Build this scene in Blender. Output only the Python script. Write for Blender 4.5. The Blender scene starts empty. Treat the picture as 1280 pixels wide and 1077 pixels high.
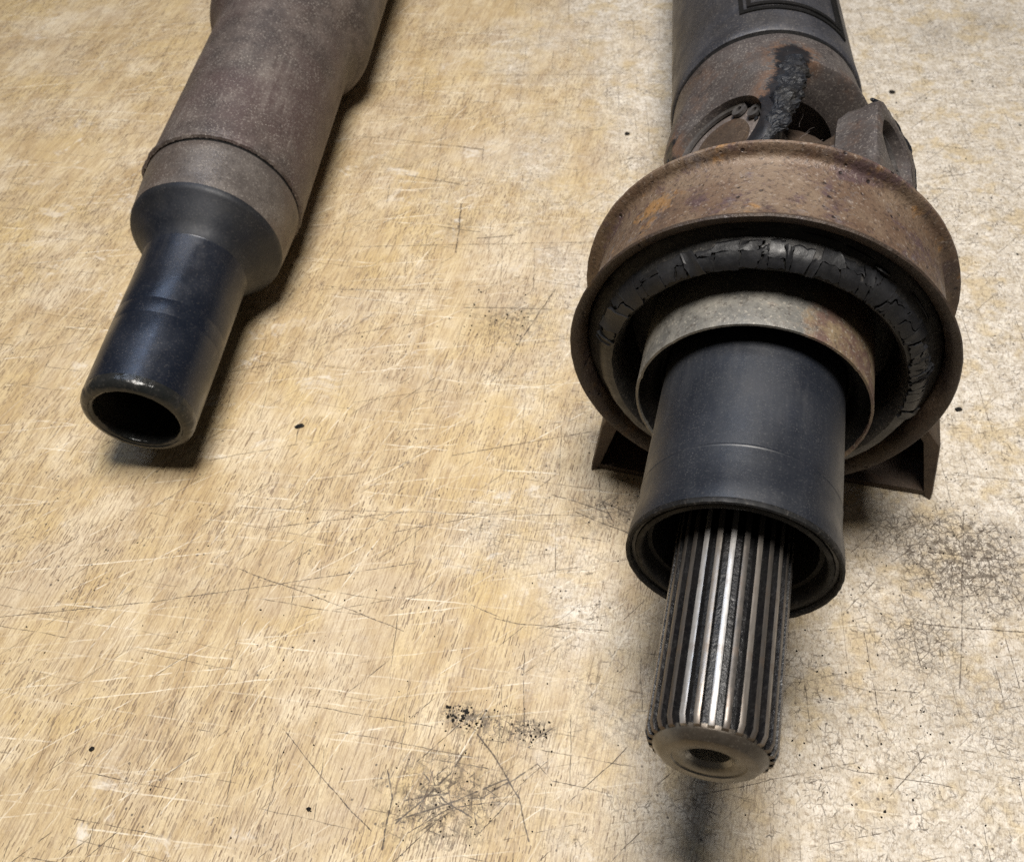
import bpy, bmesh, math, random
from mathutils import Vector, Matrix, noise as mnoise
random.seed(7)
C = bpy.context.scene.collection
PI = math.pi

# ---------------------------------------------------------------- camera
cam_d = bpy.data.cameras.new('camera')
cam = bpy.data.objects.new('camera', cam_d); C.objects.link(cam)
FPX, PITCH, ROLL, CH = 1217.72, 0.9128073, -0.0453178, 0.360154     # focal length in px of a 1280 wide picture
cam_d.sensor_fit = 'HORIZONTAL'; cam_d.sensor_width = 36; cam_d.lens = FPX/1280*36
fw = Vector((0, math.cos(PITCH), -math.sin(PITCH)))
r0 = Vector((1, 0, 0)); u0 = r0.cross(fw)
rt_ = r0*math.cos(ROLL)+u0*math.sin(ROLL); up_ = -r0*math.sin(ROLL)+u0*math.cos(ROLL)
M = Matrix((rt_, up_, -fw)).transposed().to_4x4(); M.translation = (0, 0, CH)
cam.matrix_world = M
cam_d.clip_start = 0.01; cam_d.clip_end = 50
cam_d.dof.use_dof = True; cam_d.dof.focus_distance = 0.335; cam_d.dof.aperture_fstop = 24
bpy.context.scene.camera = cam

# ---------------------------------------------------------------- light: a work lamp close above the bench, a cool ceiling light further off
w = bpy.data.worlds.new('World'); bpy.context.scene.world = w; w.use_nodes = True
w.node_tree.nodes['Background'].inputs[0].default_value = (0.75, 0.66, 0.55, 1)
w.node_tree.nodes['Background'].inputs[1].default_value = 0.06
def area(name, loc, target, size, watts, col, shape='DISK', sy=None):
    l = bpy.data.lights.new(name, 'AREA'); l.shape = shape; l.size = size
    if sy: l.size_y = sy
    l.energy = watts; l.color = col
    o = bpy.data.objects.new(name, l); C.objects.link(o); o.location = loc
    o.rotation_euler = (Vector(target)-Vector(loc)).to_track_quat('-Z', 'Y').to_euler()
    return o
area('work_lamp', (0.02, 0.25, 1.0), (0.0, 0.25, 0), 0.36, 15.4, (1.0, 0.95, 0.88))
area('ceiling_light', (-0.5, 1.5, 2.3), (0, 0.3, 0), 1.5, 15, (0.62, 0.76, 1.0), 'RECTANGLE', 0.35)
cy = bpy.context.scene.cycles; cy.use_denoising = False; cy.max_bounces = 5; cy.diffuse_bounces = 3; cy.glossy_bounces = 3
vs = bpy.context.scene.view_settings
vs.view_transform = 'Standard'; vs.look = 'None'; vs.gamma = 1; vs.exposure = 0.0

# ---------------------------------------------------------------- node helper
class N:
    """a tiny expression language over shader nodes"""
    def __init__(s, name):
        s.m = bpy.data.materials.new(name); s.m.use_nodes = True
        s.t = s.m.node_tree; s.b = s.t.nodes['Principled BSDF']
        s.co = s.t.nodes.new('ShaderNodeTexCoord').outputs['Object']
    def link(s, v, sock):
        if isinstance(v, bpy.types.NodeSocket): s.t.links.new(v, sock)
        elif isinstance(v, (tuple, list, Vector)):
            n = len(sock.default_value); sock.default_value = (tuple(v)+(1,))[:n] if n == 4 else tuple(v)[:n]
        else:
            try: sock.default_value = v
            except TypeError: sock.default_value = [v]*len(sock.default_value)
    def ma(s, op, a, b=0.0, c=0.0, clamp=False):
        n = s.t.nodes.new('ShaderNodeMath'); n.operation = op
        s.link(a, n.inputs[0]); s.link(b, n.inputs[1]); s.link(c, n.inputs[2])
        return s.ma('MINIMUM', s.ma('MAXIMUM', n.outputs[0], 0.0), 1.0) if clamp else n.outputs[0]   # the node's own clamp overfills the shader stack
    def add(s, a, b): return s.ma('ADD', a, b)
    def sub(s, a, b): return s.ma('SUBTRACT', a, b)
    def mul(s, a, b): return s.ma('MULTIPLY', a, b)
    def mx(s, a, b): return s.ma('MAXIMUM', a, b)
    def mn(s, a, b): return s.ma('MINIMUM', a, b)
    def vm(s, op, a, b=(0, 0, 0), sc=None):
        n = s.t.nodes.new('ShaderNodeVectorMath'); n.operation = op
        s.link(a, n.inputs[0])
        if op not in ('LENGTH', 'SCALE'): s.link(b, n.inputs[1])
        if sc is not None: s.link(sc, n.inputs['Scale'])
        return n.outputs['Value' if op in ('DOT_PRODUCT', 'LENGTH', 'DISTANCE') else 'Vector']
    def st(s, v, lo, hi, a=0.0, b=1.0):        # smoothstep
        n = s.t.nodes.new('ShaderNodeMapRange'); n.interpolation_type = 'SMOOTHSTEP'; n.clamp = False
        s.link(v, n.inputs[0]); s.link(lo, n.inputs[1]); s.link(hi, n.inputs[2]); n.inputs[3].default_value = a; n.inputs[4].default_value = b
        return n.outputs[0]
    def no(s, v, scale, detail=3, rough=0.55, dist=0.0, col=False):
        n = s.t.nodes.new('ShaderNodeTexNoise'); s.link(v, n.inputs['Vector'])
        n.inputs['Scale'].default_value = scale; n.inputs['Detail'].default_value = detail
        n.inputs['Roughness'].default_value = rough; n.inputs['Distortion'].default_value = dist
        return n.outputs['Color' if col else 'Fac']
    def vo(s, v, scale, feat='F1', rnd=1.0, out='Distance', dim='3D'):
        n = s.t.nodes.new('ShaderNodeTexVoronoi'); n.voronoi_dimensions = dim; n.feature = feat
        s.link(v, n.inputs['Vector']); n.inputs['Scale'].default_value = scale
        n.inputs['Randomness'].default_value = rnd; return n.outputs[out]
    def wn(s, v, out='Value'):
        n = s.t.nodes.new('ShaderNodeTexWhiteNoise'); n.noise_dimensions = '3D'; s.link(v, n.inputs['Vector']); return n.outputs[out]
    def xyz(s, x=0.0, y=0.0, z=0.0):
        n = s.t.nodes.new('ShaderNodeCombineXYZ'); s.link(x, n.inputs[0]); s.link(y, n.inputs[1]); s.link(z, n.inputs[2]); return n.outputs[0]
    def sep(s, v):
        n = s.t.nodes.new('ShaderNodeSeparateXYZ'); s.link(v, n.inputs[0]); return n.outputs
    def sepc(s, v):
        n = s.t.nodes.new('ShaderNodeSeparateColor'); s.link(v, n.inputs[0]); return n.outputs
    def jit(s, v, scale, detail, rough, amp):   # small random offset of a position
        a = s.no(v, scale, detail, rough); b = s.no(s.vm('ADD', v, (4.3, 2.9, 0)), scale, detail, rough)
        return s.vm('ADD', v, s.xyz(s.mul(s.sub(a, 0.5), amp), s.mul(s.sub(b, 0.5), amp)))
    def mix(s, f, a, b):
        n = s.t.nodes.new('ShaderNodeMix'); n.data_type = 'RGBA'
        s.link(f, n.inputs[0]); s.link(a, n.inputs[6]); s.link(b, n.inputs[7]); return n.outputs[2]
    def mapv(s, v, scale):
        return s.vm('MULTIPLY', v, scale)
    def bump(s, h, dist, strength=1.0):
        n = s.t.nodes.new('ShaderNodeBump'); n.inputs['Strength'].default_value = strength
        n.inputs['Distance'].default_value = dist; s.link(h, n.inputs['Height']); s.t.links.new(n.outputs[0], s.b.inputs['Normal'])
    def out(s, col=None, rough=None, metal=None, spec=None, coat=None):
        if col is not None: s.link(col, s.b.inputs['Base Color'])
        if rough is not None: s.link(rough, s.b.inputs['Roughness'])
        if metal is not None: s.link(metal, s.b.inputs['Metallic'])
        if spec is not None: s.link(spec, s.b.inputs['Specular IOR Level'])
        return s.m

# ---------------------------------------------------------------- frames, meshes, tags
def frame(origin, d, spin=0.0):
    d = Vector(d).normalized(); x = Vector((0, 0, 1)).cross(d).normalized(); y = d.cross(x)
    x, y = x*math.cos(spin)+y*math.sin(spin), -x*math.sin(spin)+y*math.cos(spin)
    m = Matrix((x, y, d)).transposed().to_4x4(); m.translation = Vector(origin); return m
def link(name, me, mat, parent=None, mw=None, sharp=40):
    if isinstance(me, bmesh.types.BMesh):
        bm = me; me = bpy.data.meshes.new(name); bmesh.ops.recalc_face_normals(bm, faces=bm.faces); bm.to_mesh(me); bm.free()
    if sharp is not None:
        me.shade_smooth(); me.set_sharp_from_angle(angle=math.radians(sharp))
    if mat and not me.materials: me.materials.append(mat)
    o = bpy.data.objects.new(name, me); C.objects.link(o)
    setm(o, parent, mw); return o
def setm(o, parent, mw):
    mw = mw or Matrix()
    if parent: o.parent = parent; o.matrix_parent_inverse = WM[parent.name].inverted()
    o.matrix_basis = mw; WM[o.name] = mw
WM = {}
def thing(name, label, cat, loc, group=None):
    o = bpy.data.objects.new(name, None); o.empty_display_size = 0.03; C.objects.link(o)
    o.location = loc; WM[name] = Matrix.Translation(loc)
    o['label'] = label; o['category'] = cat
    if group: o['group'] = group
    return o
def lathe(prof, seg=128, closed=False, wob=None):
    """prof: (t, r) points, turned about local Z"""
    bm = bmesh.new(); rings = []
    for (t, r) in prof:
        ring = []
        for i in range(seg):
            a = 2*PI*i/seg
            dr = wob(t, a) if wob else 0
            ring.append(bm.verts.new(((r+dr)*math.cos(a), (r+dr)*math.sin(a), t)))
        rings.append(ring)
    n = len(rings)
    for k in range(n if closed else n-1):
        A, B = rings[k], rings[(k+1) % n]
        for i in range(seg):
            j = (i+1) % seg
            bm.faces.new((A[i], A[j], B[j], B[i]))
    return bm
def cap(bm, ring_first=True): pass
def fil(t0, r0, t1, r1, t2, r2, n=6):
    """quadratic curve points from p0 to p2 with control p1"""
    return [((1-s)**2*t0+2*s*(1-s)*t1+s*s*t2, (1-s)**2*r0+2*s*(1-s)*r1+s*s*r2) for s in [i/n for i in range(n+1)]]
def arc(tc, rc, rad, a0, a1, n=8):
    return [(tc+rad*math.cos(math.radians(a0+(a1-a0)*i/n)), rc+rad*math.sin(math.radians(a0+(a1-a0)*i/n))) for i in range(n+1)]
def nz(x, y, z): return mnoise.noise(Vector((x, y, z)))

# ---------------------------------------------------------------- materials
def mat_bench():
    n = N('worn_bench_wood')
    P = n.vm('MULTIPLY', n.co, (1, 1, 0))
    Pw = n.jit(n.jit(P, 60, 1, 0.5, 0.0016), 600, 1, 0.5, 0.0005)
    X, Y, _ = n.sep(P)
    U = n.vm('DOT_PRODUCT', Pw, (0.29, 0.957, 0)); V = n.vm('DOT_PRODUCT', Pw, (0.957, -0.29, 0))
    UV = n.xyz(U, V)
    big = n.no(P, 8, 2, 0.6); mid = n.no(P, 30, 3, 0.65); sml = n.no(P, 150, 3, 0.75); tiny = n.no(P, 520, 2, 0.7)
    streak = n.no(n.mapv(UV, (16, 110, 1)), 1.0, 3, 0.6)
    fine = n.no(n.mapv(UV, (75, 1250, 1)), 1.0, 2, 0.7)
    # how far the grey-white paint residue has taken over: grows to the right
    wx = n.add(X, n.add(n.mul(n.sub(big, 0.5), 0.30), n.mul(n.sub(mid, 0.5), 0.20)))
    white = n.st(wx, -0.03, 0.13)
    # wood
    wood = n.mix(n.st(streak, 0.3, 0.7), WOOD_A, WOOD_B)
    wood = n.mix(n.mul(n.st(n.no(n.vm('ADD', P, (5.3, 0.4, 0)), 15, 3, 0.6), 0.46, 0.66), 0.6), wood, WOOD_Y)
    wood = n.mix(n.mul(n.st(n.no(n.vm('ADD', P, (3.1, 1.7, 0)), 17, 3, 0.65), 0.46, 0.66), 0.6), wood, WOOD_P)
    wood = n.mix(n.mul(n.st(n.no(n.vm('ADD', P, (7.1, 4.7, 0)), 26, 3, 0.7), 0.48, 0.68), 0.6), wood, WOOD_L)
    wood = n.mix(n.mul(n.st(fine, 0.49, 0.64), 0.62), wood, (0.30, 0.205, 0.12))
    wood = n.mix(n.mul(n.st(fine, 0.44, 0.30), 0.28), wood, (0.78, 0.68, 0.48))
    paint = n.mix(n.st(sml, 0.3, 0.68), (0.53, 0.475, 0.385), (0.81, 0.765, 0.69))
    paint = n.mix(n.mul(n.st(n.no(n.vm('ADD', P, (1.1, 5.7, 0)), 42, 3, 0.7), 0.50, 0.64), 0.8), paint, (0.60, 0.49, 0.31))
    paint = n.mix(n.mul(n.st(tiny, 0.52, 0.64), 0.6), paint, (0.30, 0.245, 0.18))
    col = n.mix(n.mul(white, 0.9), wood, paint)
    # pores: rows of short dark dashes along the grain, each cell on its own
    pores = None
    for (lu, lv, off, den) in ((0.0062, 0.00100, 0.0, 0.60), (0.0036, 0.00120, 3.7, 0.60), (0.0125, 0.0017, 8.1, 0.42)):
        v = n.ma('DIVIDE', n.add(V, off), lv); row = n.ma('FLOOR', v)
        u = n.add(n.ma('DIVIDE', U, lu), n.mul(n.wn(n.xyz(row, off, 1.0)), 17.0)); cell = n.ma('FLOOR', u)
        cr = n.sepc(n.wn(n.xyz(row, cell, off), 'Color'))
        du = n.ma('ABSOLUTE', n.sub(n.ma('FRACT', u), 0.5))
        dv = n.ma('ABSOLUTE', n.sub(n.ma('FRACT', v), n.add(0.3, n.mul(cr[2], 0.4))))
        lens = n.sub(n.add(0.16, n.mul(cr[1], 0.32)), du)
        wid = n.mul(n.st(lens, 0.0, 0.12), n.add(0.10, n.mul(cr[1], 0.12)))
        d = n.st(n.sub(wid, dv), -0.05, 0.04)
        dens = n.mul(n.st(n.add(n.mul(n.no(n.vm('ADD', P, (off, 2, 0)), 19, 2, 0.65), 0.75), n.mul(mid, 0.25)), 0.41, 0.55), n.mul(den, 1.15))
        d = n.mul(n.mul(d, n.ma('LESS_THAN', cr[0], dens)), n.add(0.15, n.mul(cr[0], 1.35)))
        pores = d if pores is None else n.mx(pores, d)
    pores = n.mul(pores, n.sub(1.0, n.mul(white, 0.8)))
    col = n.mix(n.mn(n.mul(pores, 0.95), 0.9), col, (0.125, 0.078, 0.048))
    grit_ = n.st(n.no(n.mapv(UV, (700, 1500, 1)), 1.0, 2, 0.7), 0.35, 0.68)
    col = n.mix(n.mul(n.sub(1.0, grit_), 0.30), col, (0.30, 0.21, 0.13))
    # whitish scuffs
    scuff = n.mul(n.st(n.no(n.mapv(P, (1, 1.6, 1)), 40, 4, 0.75, 0.6), 0.56, 0.72), n.st(big, 0.42, 0.6))
    col = n.mix(n.mul(scuff, 0.7), col, (0.74, 0.695, 0.62))
    # random fine scratches in several directions: one per cell
    brk = n.st(sml, 0.36, 0.58)
    dark = None; light = None
    for k, (ang, L, Wd, den, isd, th) in enumerate((( 8, .09, .011, .40, 1, .00020), (-14, .07, .008, .5, 1, .00019), (38, .05, .008, .5, 1, .0002), (84, .05, .009, .5, 1, .0002),
                                     (3, .13, .006, .55, 0, .00030), (30, .08, .007, .6, 0, .00026), (-10, .10, .007, .6, 0, .00034), (56, .06, .008, .55, 0, .00028))):
        a = math.radians(ang); ca, sa = math.cos(a), math.sin(a)
        u = n.vm('DOT_PRODUCT', Pw, (ca, sa, 0)); v = n.vm('DOT_PRODUCT', Pw, (-sa, ca, 0))
        vv = n.ma('DIVIDE', n.add(v, 5+k), Wd); row = n.ma('FLOOR', vv)
        uu = n.add(n.ma('DIVIDE', n.add(u, 3), L), n.mul(n.wn(n.xyz(row, k, 4.0)), 9.0)); cell = n.ma('FLOOR', uu)
        cr = n.sepc(n.wn(n.xyz(row, cell, k+20.5), 'Color'))
        fu = n.sub(n.ma('FRACT', uu), 0.5)
        cen = n.add(n.add(0.3, n.mul(cr[2], 0.4)), n.mul(fu, n.mul(n.sub(cr[1], 0.5), 0.5)))
        dv = n.mul(n.ma('ABSOLUTE', n.sub(n.ma('FRACT', vv), cen)), Wd)
        ends = n.st(n.sub(n.add(0.15, n.mul(cr[2], 0.32)), n.ma('ABSOLUTE', fu)), 0.0, 0.12)
        d = n.mul(n.mul(n.st(dv, th*0.3, th*1.35, 1.0, 0.0), ends), n.ma('LESS_THAN', cr[0], den))
        d = n.mul(d, n.add(0.3, n.mul(cr[1], 0.7)))
        if isd: dark = d if dark is None else n.mx(dark, d)
        else: light = d if light is None else n.mx(light, d)
    col = n.mix(n.mul(n.mul(light, brk), n.add(0.3, n.mul(n.st(mid, 0.4, 0.6), 0.5))), col, (0.80, 0.73, 0.60))
    # crackled paint: broken bits of a squarish net, two sizes
    Pc = n.jit(P, 320, 2, 0.75, 0.0026)
    c1 = n.vo(Pc, 230, 'DISTANCE_TO_EDGE', 0.8, dim='2D'); c2 = n.vo(n.vm('ADD', Pc, (9, 4, 0)), 520, 'DISTANCE_TO_EDGE', 0.9, dim='2D')
    m1 = n.st(n.add(n.mul(n.no(n.vm('ADD', P, (2, 9, 0)), 60, 3, 0.75), 0.7), n.mul(sml, 0.3)), 0.47, 0.60)
    m2 = n.st(n.add(n.mul(n.no(n.vm('ADD', P, (6, 1, 0)), 90, 3, 0.75), 0.7), n.mul(tiny, 0.3)), 0.45, 0.60)
    l1 = n.st(c1, 0.0, 0.085, 1, 0); l2 = n.st(c2, 0.0, 0.12, 1, 0)
    ragged = n.mul(n.sub(n.no(P, 480, 2, 0.7), 0.5), 0.0007)
    stroke = None; longs = None
    for k, (ang, L, Wd, den) in enumerate(((2, .0075, .0021, .55), (91, .0065, .0019, .5), (38, .006, .0022, .4), (-33, .006, .0020, .4), (62, .0045, .0015, .4), (27, .022, .0045, .7), (103, .019, .005, .6), (-38, .016, .0048, .6))):
        a = math.radians(ang); ca, sa = math.cos(a), math.sin(a)
        Q = Pw if k > 4 else Pc
        vv = n.ma('DIVIDE', n.add(n.vm('DOT_PRODUCT', Q, (-sa, ca, 0)), 7+k), Wd); row = n.ma('FLOOR', vv)
        uu = n.add(n.ma('DIVIDE', n.add(n.vm('DOT_PRODUCT', Q, (ca, sa, 0)), 3), L), n.mul(n.wn(n.xyz(row, k, 14.0)), 9.0)); cell = n.ma('FLOOR', uu)
        cr = n.sepc(n.wn(n.xyz(row, cell, k+50.5), 'Color'))
        fu = n.sub(n.ma('FRACT', uu), 0.5)
        cen = n.add(n.add(0.3, n.mul(cr[2], 0.4)), n.mul(fu, n.mul(n.sub(cr[1], 0.5), 0.6)))
        dv = n.mul(n.ma('ABSOLUTE', n.sub(n.ma('FRACT', vv), cen)), Wd)
        d = n.mul(n.mul(n.st(n.add(dv, ragged), 0.00003, n.add(0.00018, n.mul(cr[1], 0.00022)), 1.0, 0.0), n.st(n.sub(n.add(0.12, n.mul(cr[2], 0.34)), n.ma('ABSOLUTE', fu)), 0.0, 0.12)), n.ma('LESS_THAN', cr[0], den))
        d = n.mul(d, n.add(0.25, n.mul(cr[1], 0.75)))
        if k == 5: longs = d
        elif k > 5: longs = n.mx(longs, d)
        else: stroke = d if stroke is None else n.mx(stroke, d)
    crack = n.mul(n.mx(n.mx(n.mul(n.mul(l1, m1), 0.7), n.mul(n.mul(l2, m2), 0.45)), n.mul(stroke, n.add(0.4, n.mul(m1, 0.6)))), n.st(wx, -0.04, 0.08))
    # stains, and one patch of painted shadow: (x, y, rx, ry, strength)
    stain_shade = None
    sn = n.mul(n.sub(n.no(P, 130, 3, 0.75), 0.5), 1.7)
    for (x, y, rx, ry, q) in STAINS_SHADE:
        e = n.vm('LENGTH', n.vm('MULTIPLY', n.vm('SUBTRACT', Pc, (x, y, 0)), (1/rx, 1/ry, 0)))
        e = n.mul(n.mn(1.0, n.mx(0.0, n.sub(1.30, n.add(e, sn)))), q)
        stain_shade = e if stain_shade is None else n.mx(stain_shade, e)
    crack = n.mx(crack, n.mul(n.mx(n.mul(n.mx(n.mul(l1, 0.9), n.mul(l2, 0.5)), n.add(0.15, n.mul(white, 0.85))), n.mx(stroke, longs)), n.mn(1.0, n.mul(stain_shade, 1.7))))
    blot = n.mn(1.0, n.mul(stain_shade, n.add(0.03, n.mul(n.st(n.no(P, 300, 3, 0.8), 0.47, 0.56), 0.95))))
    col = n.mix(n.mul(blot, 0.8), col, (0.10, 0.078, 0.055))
    col = n.mix(n.mul(crack, 0.95), col, (0.06, 0.043, 0.03))
    # the scratches one can point at in the photograph
    seg = None
    for (x0, y0, x1, y1, th, q) in SCRATCHES:
        A = Vector((x0, y0, 0)); B = Vector((x1, y1, 0)); D = B-A
        pa = n.vm('SUBTRACT', Pw, A)
        h = n.ma('MULTIPLY', n.vm('DOT_PRODUCT', pa, D), 1/max(D.length_squared, 1e-9), clamp=True)
        dd = n.vm('DISTANCE', pa, n.vm('SCALE', D, sc=h))
        d = n.ma('MULTIPLY_ADD', n.add(dd, ragged), -q/(th*0.9), q*1.35)
        seg = d if seg is None else n.mx(seg, d)
    seg = n.mul(n.mn(1.0, n.mx(seg, 0.0)), n.st(n.no(P, 210, 2, 0.75), 0.30, 0.5))
    line = n.mx(n.mul(n.mul(dark, brk), 0.95), seg)
    col = n.mix(n.mn(n.mul(line, 1.1), 0.95), col, (0.06, 0.043, 0.03))
    spk = n.mul(n.st(n.vo(Pw, 110, 'F1', 1.0, dim='2D'), 0.03, 0.07, 1, 0), n.st(mid, 0.5, 0.6))
    col = n.mix(n.mul(spk, 0.85), col, (0.07, 0.055, 0.045))
    n.bump(n.add(n.no(P, 420, 2, 0.75), n.mul(n.no(P, 90, 2), 0.8)), 0.0006, 0.55)
    return n.out(col, n.st(sml, 0.3, 0.7, 0.48, 0.7), 0, 0.35)
WOOD_A = (0.45, 0.325, 0.17); WOOD_B = (0.63, 0.505, 0.305); WOOD_Y = (0.59, 0.44, 0.20); WOOD_P = (0.53, 0.435, 0.315); WOOD_L = (0.74, 0.64, 0.47)

def mat_metal(name, c0, c1, c2, rough=(0.45, 0.7), metal=0.25, scale=60, dust=0.35, dustcol=(0.38, 0.34, 0.3), bump=0.00025, spec=0.5, grain=500, rust=0.0, rustcol=(0.16, 0.07, 0.03), grime=0.0):
    n = N(name); P = n.co
    a = n.no(P, scale, 5, 0.65); b = n.no(n.vm('ADD', P, (5, 3, 1)), scale*0.35, 4, 0.6)
    col = n.mix(n.st(a, 0.35, 0.68), c0, c1)
    col = n.mix(n.st(b, 0.45, 0.68), col, c2)
    sp = n.st(n.no(P, grain*1.9, 2, 0.65), 0.54, 0.72)
    sp2 = n.mul(n.st(n.vo(P, grain*1.5, 'F1', 1.0), 0.14, 0.27, 1, 0), n.st(n.no(P, 70, 3), 0.42, 0.66))
    dirt = n.ma('MULTIPLY', n.mx(n.mul(sp, 0.55), sp2), dust, clamp=True)
    col = n.mix(dirt, col, dustcol)
    pit = n.mul(n.st(n.no(n.vm('ADD', P, (1, 1, 7)), grain*1.2, 3, 0.7), 0.56, 0.72), min(0.7, dust*1.3))
    col = n.mix(pit, col, tuple(c*0.35 for c in c0))
    if rust:
        rm = n.mul(n.st(n.no(n.vm('ADD', P, (2, 8, 4)), scale*0.9, 6, 0.75), 0.52, 0.7), rust)
        col = n.mix(rm, col, rustcol)
    if grime: col = n.mix(n.mul(n.st(n.no(n.vm('ADD', P, (8, 2, 4)), 42, 5, 0.75), 0.54, 0.66), grime), col, (0.010, 0.010, 0.012))
    rg = n.st(n.no(P, scale*1.7, 4, 0.7), 0.3, 0.7, rough[0], rough[1])
    drag = n.no(n.mapv(P, (1, 1, 0.12)), 260, 3, 0.7); smear = n.no(n.vm('ADD', P, (3, 3, 9)), 26, 4, 0.65)
    rg = n.add(n.add(rg, n.mul(dirt, 0.2)), n.add(n.mul(n.sub(drag, 0.5), 0.16), n.mul(n.sub(smear, 0.5), 0.35)))
    col = n.mix(n.mul(n.st(n.add(n.mul(drag, 0.45), n.mul(smear, 0.55)), 0.50, 0.68), dust*0.22), col, dustcol)
    n.bump(n.add(n.no(P, grain, 4, 0.7), n.mul(a, 0.8)), bump, 0.6)
    return n.out(col, rg, metal, spec)

STAINS_SHADE = []; SCRATCHES = []
def gnd(px, py):                      # where a ray through a pixel of the 1280x1077 picture meets the bench
    ray = FPX*fw+(px-640)*rt_-(py-538.5)*up_
    return Vector((0, 0, CH))+ray*(-CH/ray.z)
def scr(th, q, *pts):
    for a, b in zip(pts[:-1], pts[1:]):
        A, B = gnd(*a), gnd(*b); SCRATCHES.append((A.x, A.y, B.x, B.y, th, q))
def dark_patch(px, py, rx, ry, q):
    A = gnd(px, py); STAINS_SHADE.append((A.x, A.y, rx, ry, q))
T1, T2, T3 = 0.00022, 0.00038, 0.0006
scr(T1, .8, (0, 770), (190, 752), (400, 722), (517, 704)); scr(T1, .8, (300, 711), (400, 747), (504, 788))
scr(T1, .7, (353, 910), (405, 975), (464, 1038)); scr(T1, .5, (300, 635), (760, 645)); scr(T1, .8, (566, 569), (739, 539))
scr(T1, .5, (400, 601), (498, 580)); scr(T1, .7, (400, 362), (560, 362)); scr(T2, .6, (580, 384), (690, 386))
scr(T2, .8, (694, 361), (637, 447)); scr(T1, .6, (637, 447), (612, 482)); scr(T1, .7, (640, 345), (735, 361))
scr(T2, .9, (577, 255), (570, 316)); scr(T1, .8, (450, 308), (734, 303)); scr(T2, .8, (597, 298), (644, 294)); scr(T2, .8, (548, 283), (600, 290))
scr(T3, .7, (572, 183), (606, 187)); scr(T3, .35, (450, 170), (572, 183)); scr(T2, .7, (507, 219), (584, 232)); scr(T2, .6, (544, 226), (550, 205))
scr(T1, .6, (584, 95), (744, 93), (835, 90)); scr(T1, .6, (452, 153), (590, 141)); scr(T3, .4, (790, 72), (805, 60))
scr(T2, .9, (597, 917), (628, 960), (650, 998)); scr(T2, .8, (583, 936), (563, 965), (539, 990), (495, 1029))
scr(T2, .8, (495, 1025), (570, 1000), (636, 972)); scr(T2, .7, (672, 954), (640, 975), (610, 990)); scr(T2, .8, (486, 963), (490, 998), (477, 1060))
scr(T2, .8, (530, 968), (556, 1000), (590, 1022)); scr(T1, .8, (510, 1040), (560, 1010), (625, 1000)); scr(T1, .8, (540, 975), (520, 1020)); scr(T2, .7, (650, 998), (660, 1050))
scr(T1, .7, (672, 954), (690, 975), (735, 985)); scr(T1, .7, (540, 948), (640, 965)); scr(T2, .7, (505, 1000), (560, 990)); scr(T1, .8, (600, 1040), (650, 985))
scr(T1, .7, (612, 770), (650, 780), (760, 788)); scr(T1, .7, (590, 756), (640, 777)); scr(T2, .6, (690, 618), (760, 640)); scr(T2, .7, (720, 640), (800, 672))
scr(T1, .7, (1090, 860), (1150, 866)); scr(T2, .7, (1150, 780), (1280, 790)); scr(T2, .7, (1160, 690), (1260, 700)); scr(T2, .6, (1205, 640), (1200, 860)); scr(T1, .6, (1080, 790), (1100, 900))
scr(T1, .6, (1130, 590), (1280, 600)); scr(T1, .6, (330, 660), (500, 640)); scr(T1, .6, (0, 260), (40, 262)); scr(T1, .5, (140, 148), (165, 152))
dark_patch(1205, 700, .028, .024, 1.25); dark_patch(1150, 800, .022, .02, .6); dark_patch(640, 400, .02, .013, .55); dark_patch(575, 890, .007, .004, 1.2); dark_patch(592, 902, .009, .005, 1.2); dark_patch(660, 912, .010, .005, 1.1); dark_patch(625, 908, .016, .007, .6)
dark_patch(555, 1000, .022, .016, .9); dark_patch(1130, 665, .02, .016, .7); dark_patch(575, 285, .012, .01, .4); dark_patch(800, 905, .03, .014, .35); dark_patch(1240, 880, .03, .02, .35)  # patch before the right bracket foot: stain with the shadow there painted in
dark_patch(1060, 870, .025, .02, .25); dark_patch(250, 740, .02, .008, .12); dark_patch(1170, 45, .02, .02, .4); dark_patch(1235, 30, .02, .02, .35); dark_patch(480, 200, .03, .012, .25); dark_patch(760, 640, .02, .012, .6)

M_BENCH = mat_bench()
M_TUBE = mat_metal('brown_rusty_tube', (0.055, 0.043, 0.039), (0.12, 0.095, 0.083), (0.075, 0.051, 0.047), (0.48, 0.64), 0.15, 48, 0.75)
M_BAND = mat_metal('grey_brown_tube_end', (0.082, 0.069, 0.062), (0.13, 0.112, 0.10), (0.095, 0.072, 0.06), (0.42, 0.6), 0.3, 70, 0.55)
M_NECK = mat_metal('oiled_dark_steel', (0.009, 0.0125, 0.022), (0.017, 0.021, 0.032), (0.015, 0.0165, 0.023), (0.26, 0.42), 0.35, 40, 0.12, bump=0.00008)
M_CONE = mat_metal('dark_greasy_cone', (0.005, 0.007, 0.012), (0.009, 0.011, 0.017), (0.016, 0.016, 0.017), (0.46, 0.6), 0.1, 40, 0.08, bump=0.0001, spec=0.4)
M_LIP = mat_metal('wet_black_rim', (0.018, 0.02, 0.02), (0.035, 0.034, 0.034), (0.02, 0.02, 0.02), (0.12, 0.35), 0.4, 90, 0.1, bump=0.0005, grain=260)
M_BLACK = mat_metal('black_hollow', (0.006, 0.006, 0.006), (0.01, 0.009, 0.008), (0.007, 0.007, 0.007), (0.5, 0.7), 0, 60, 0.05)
M_GTUBE = mat_metal('dark_painted_tube', (0.028, 0.029, 0.036), (0.06, 0.061, 0.071), (0.04, 0.037, 0.037), (0.36, 0.55), 0.2, 36, 0.45, dustcol=(0.24, 0.21, 0.18))
M_GROOVE = mat_metal('black_groove', (0.004, 0.004, 0.004), (0.008, 0.007, 0.007), (0.005, 0.005, 0.005), (0.75, 0.9), 0, 90, 0.05, spec=0.15)
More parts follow.
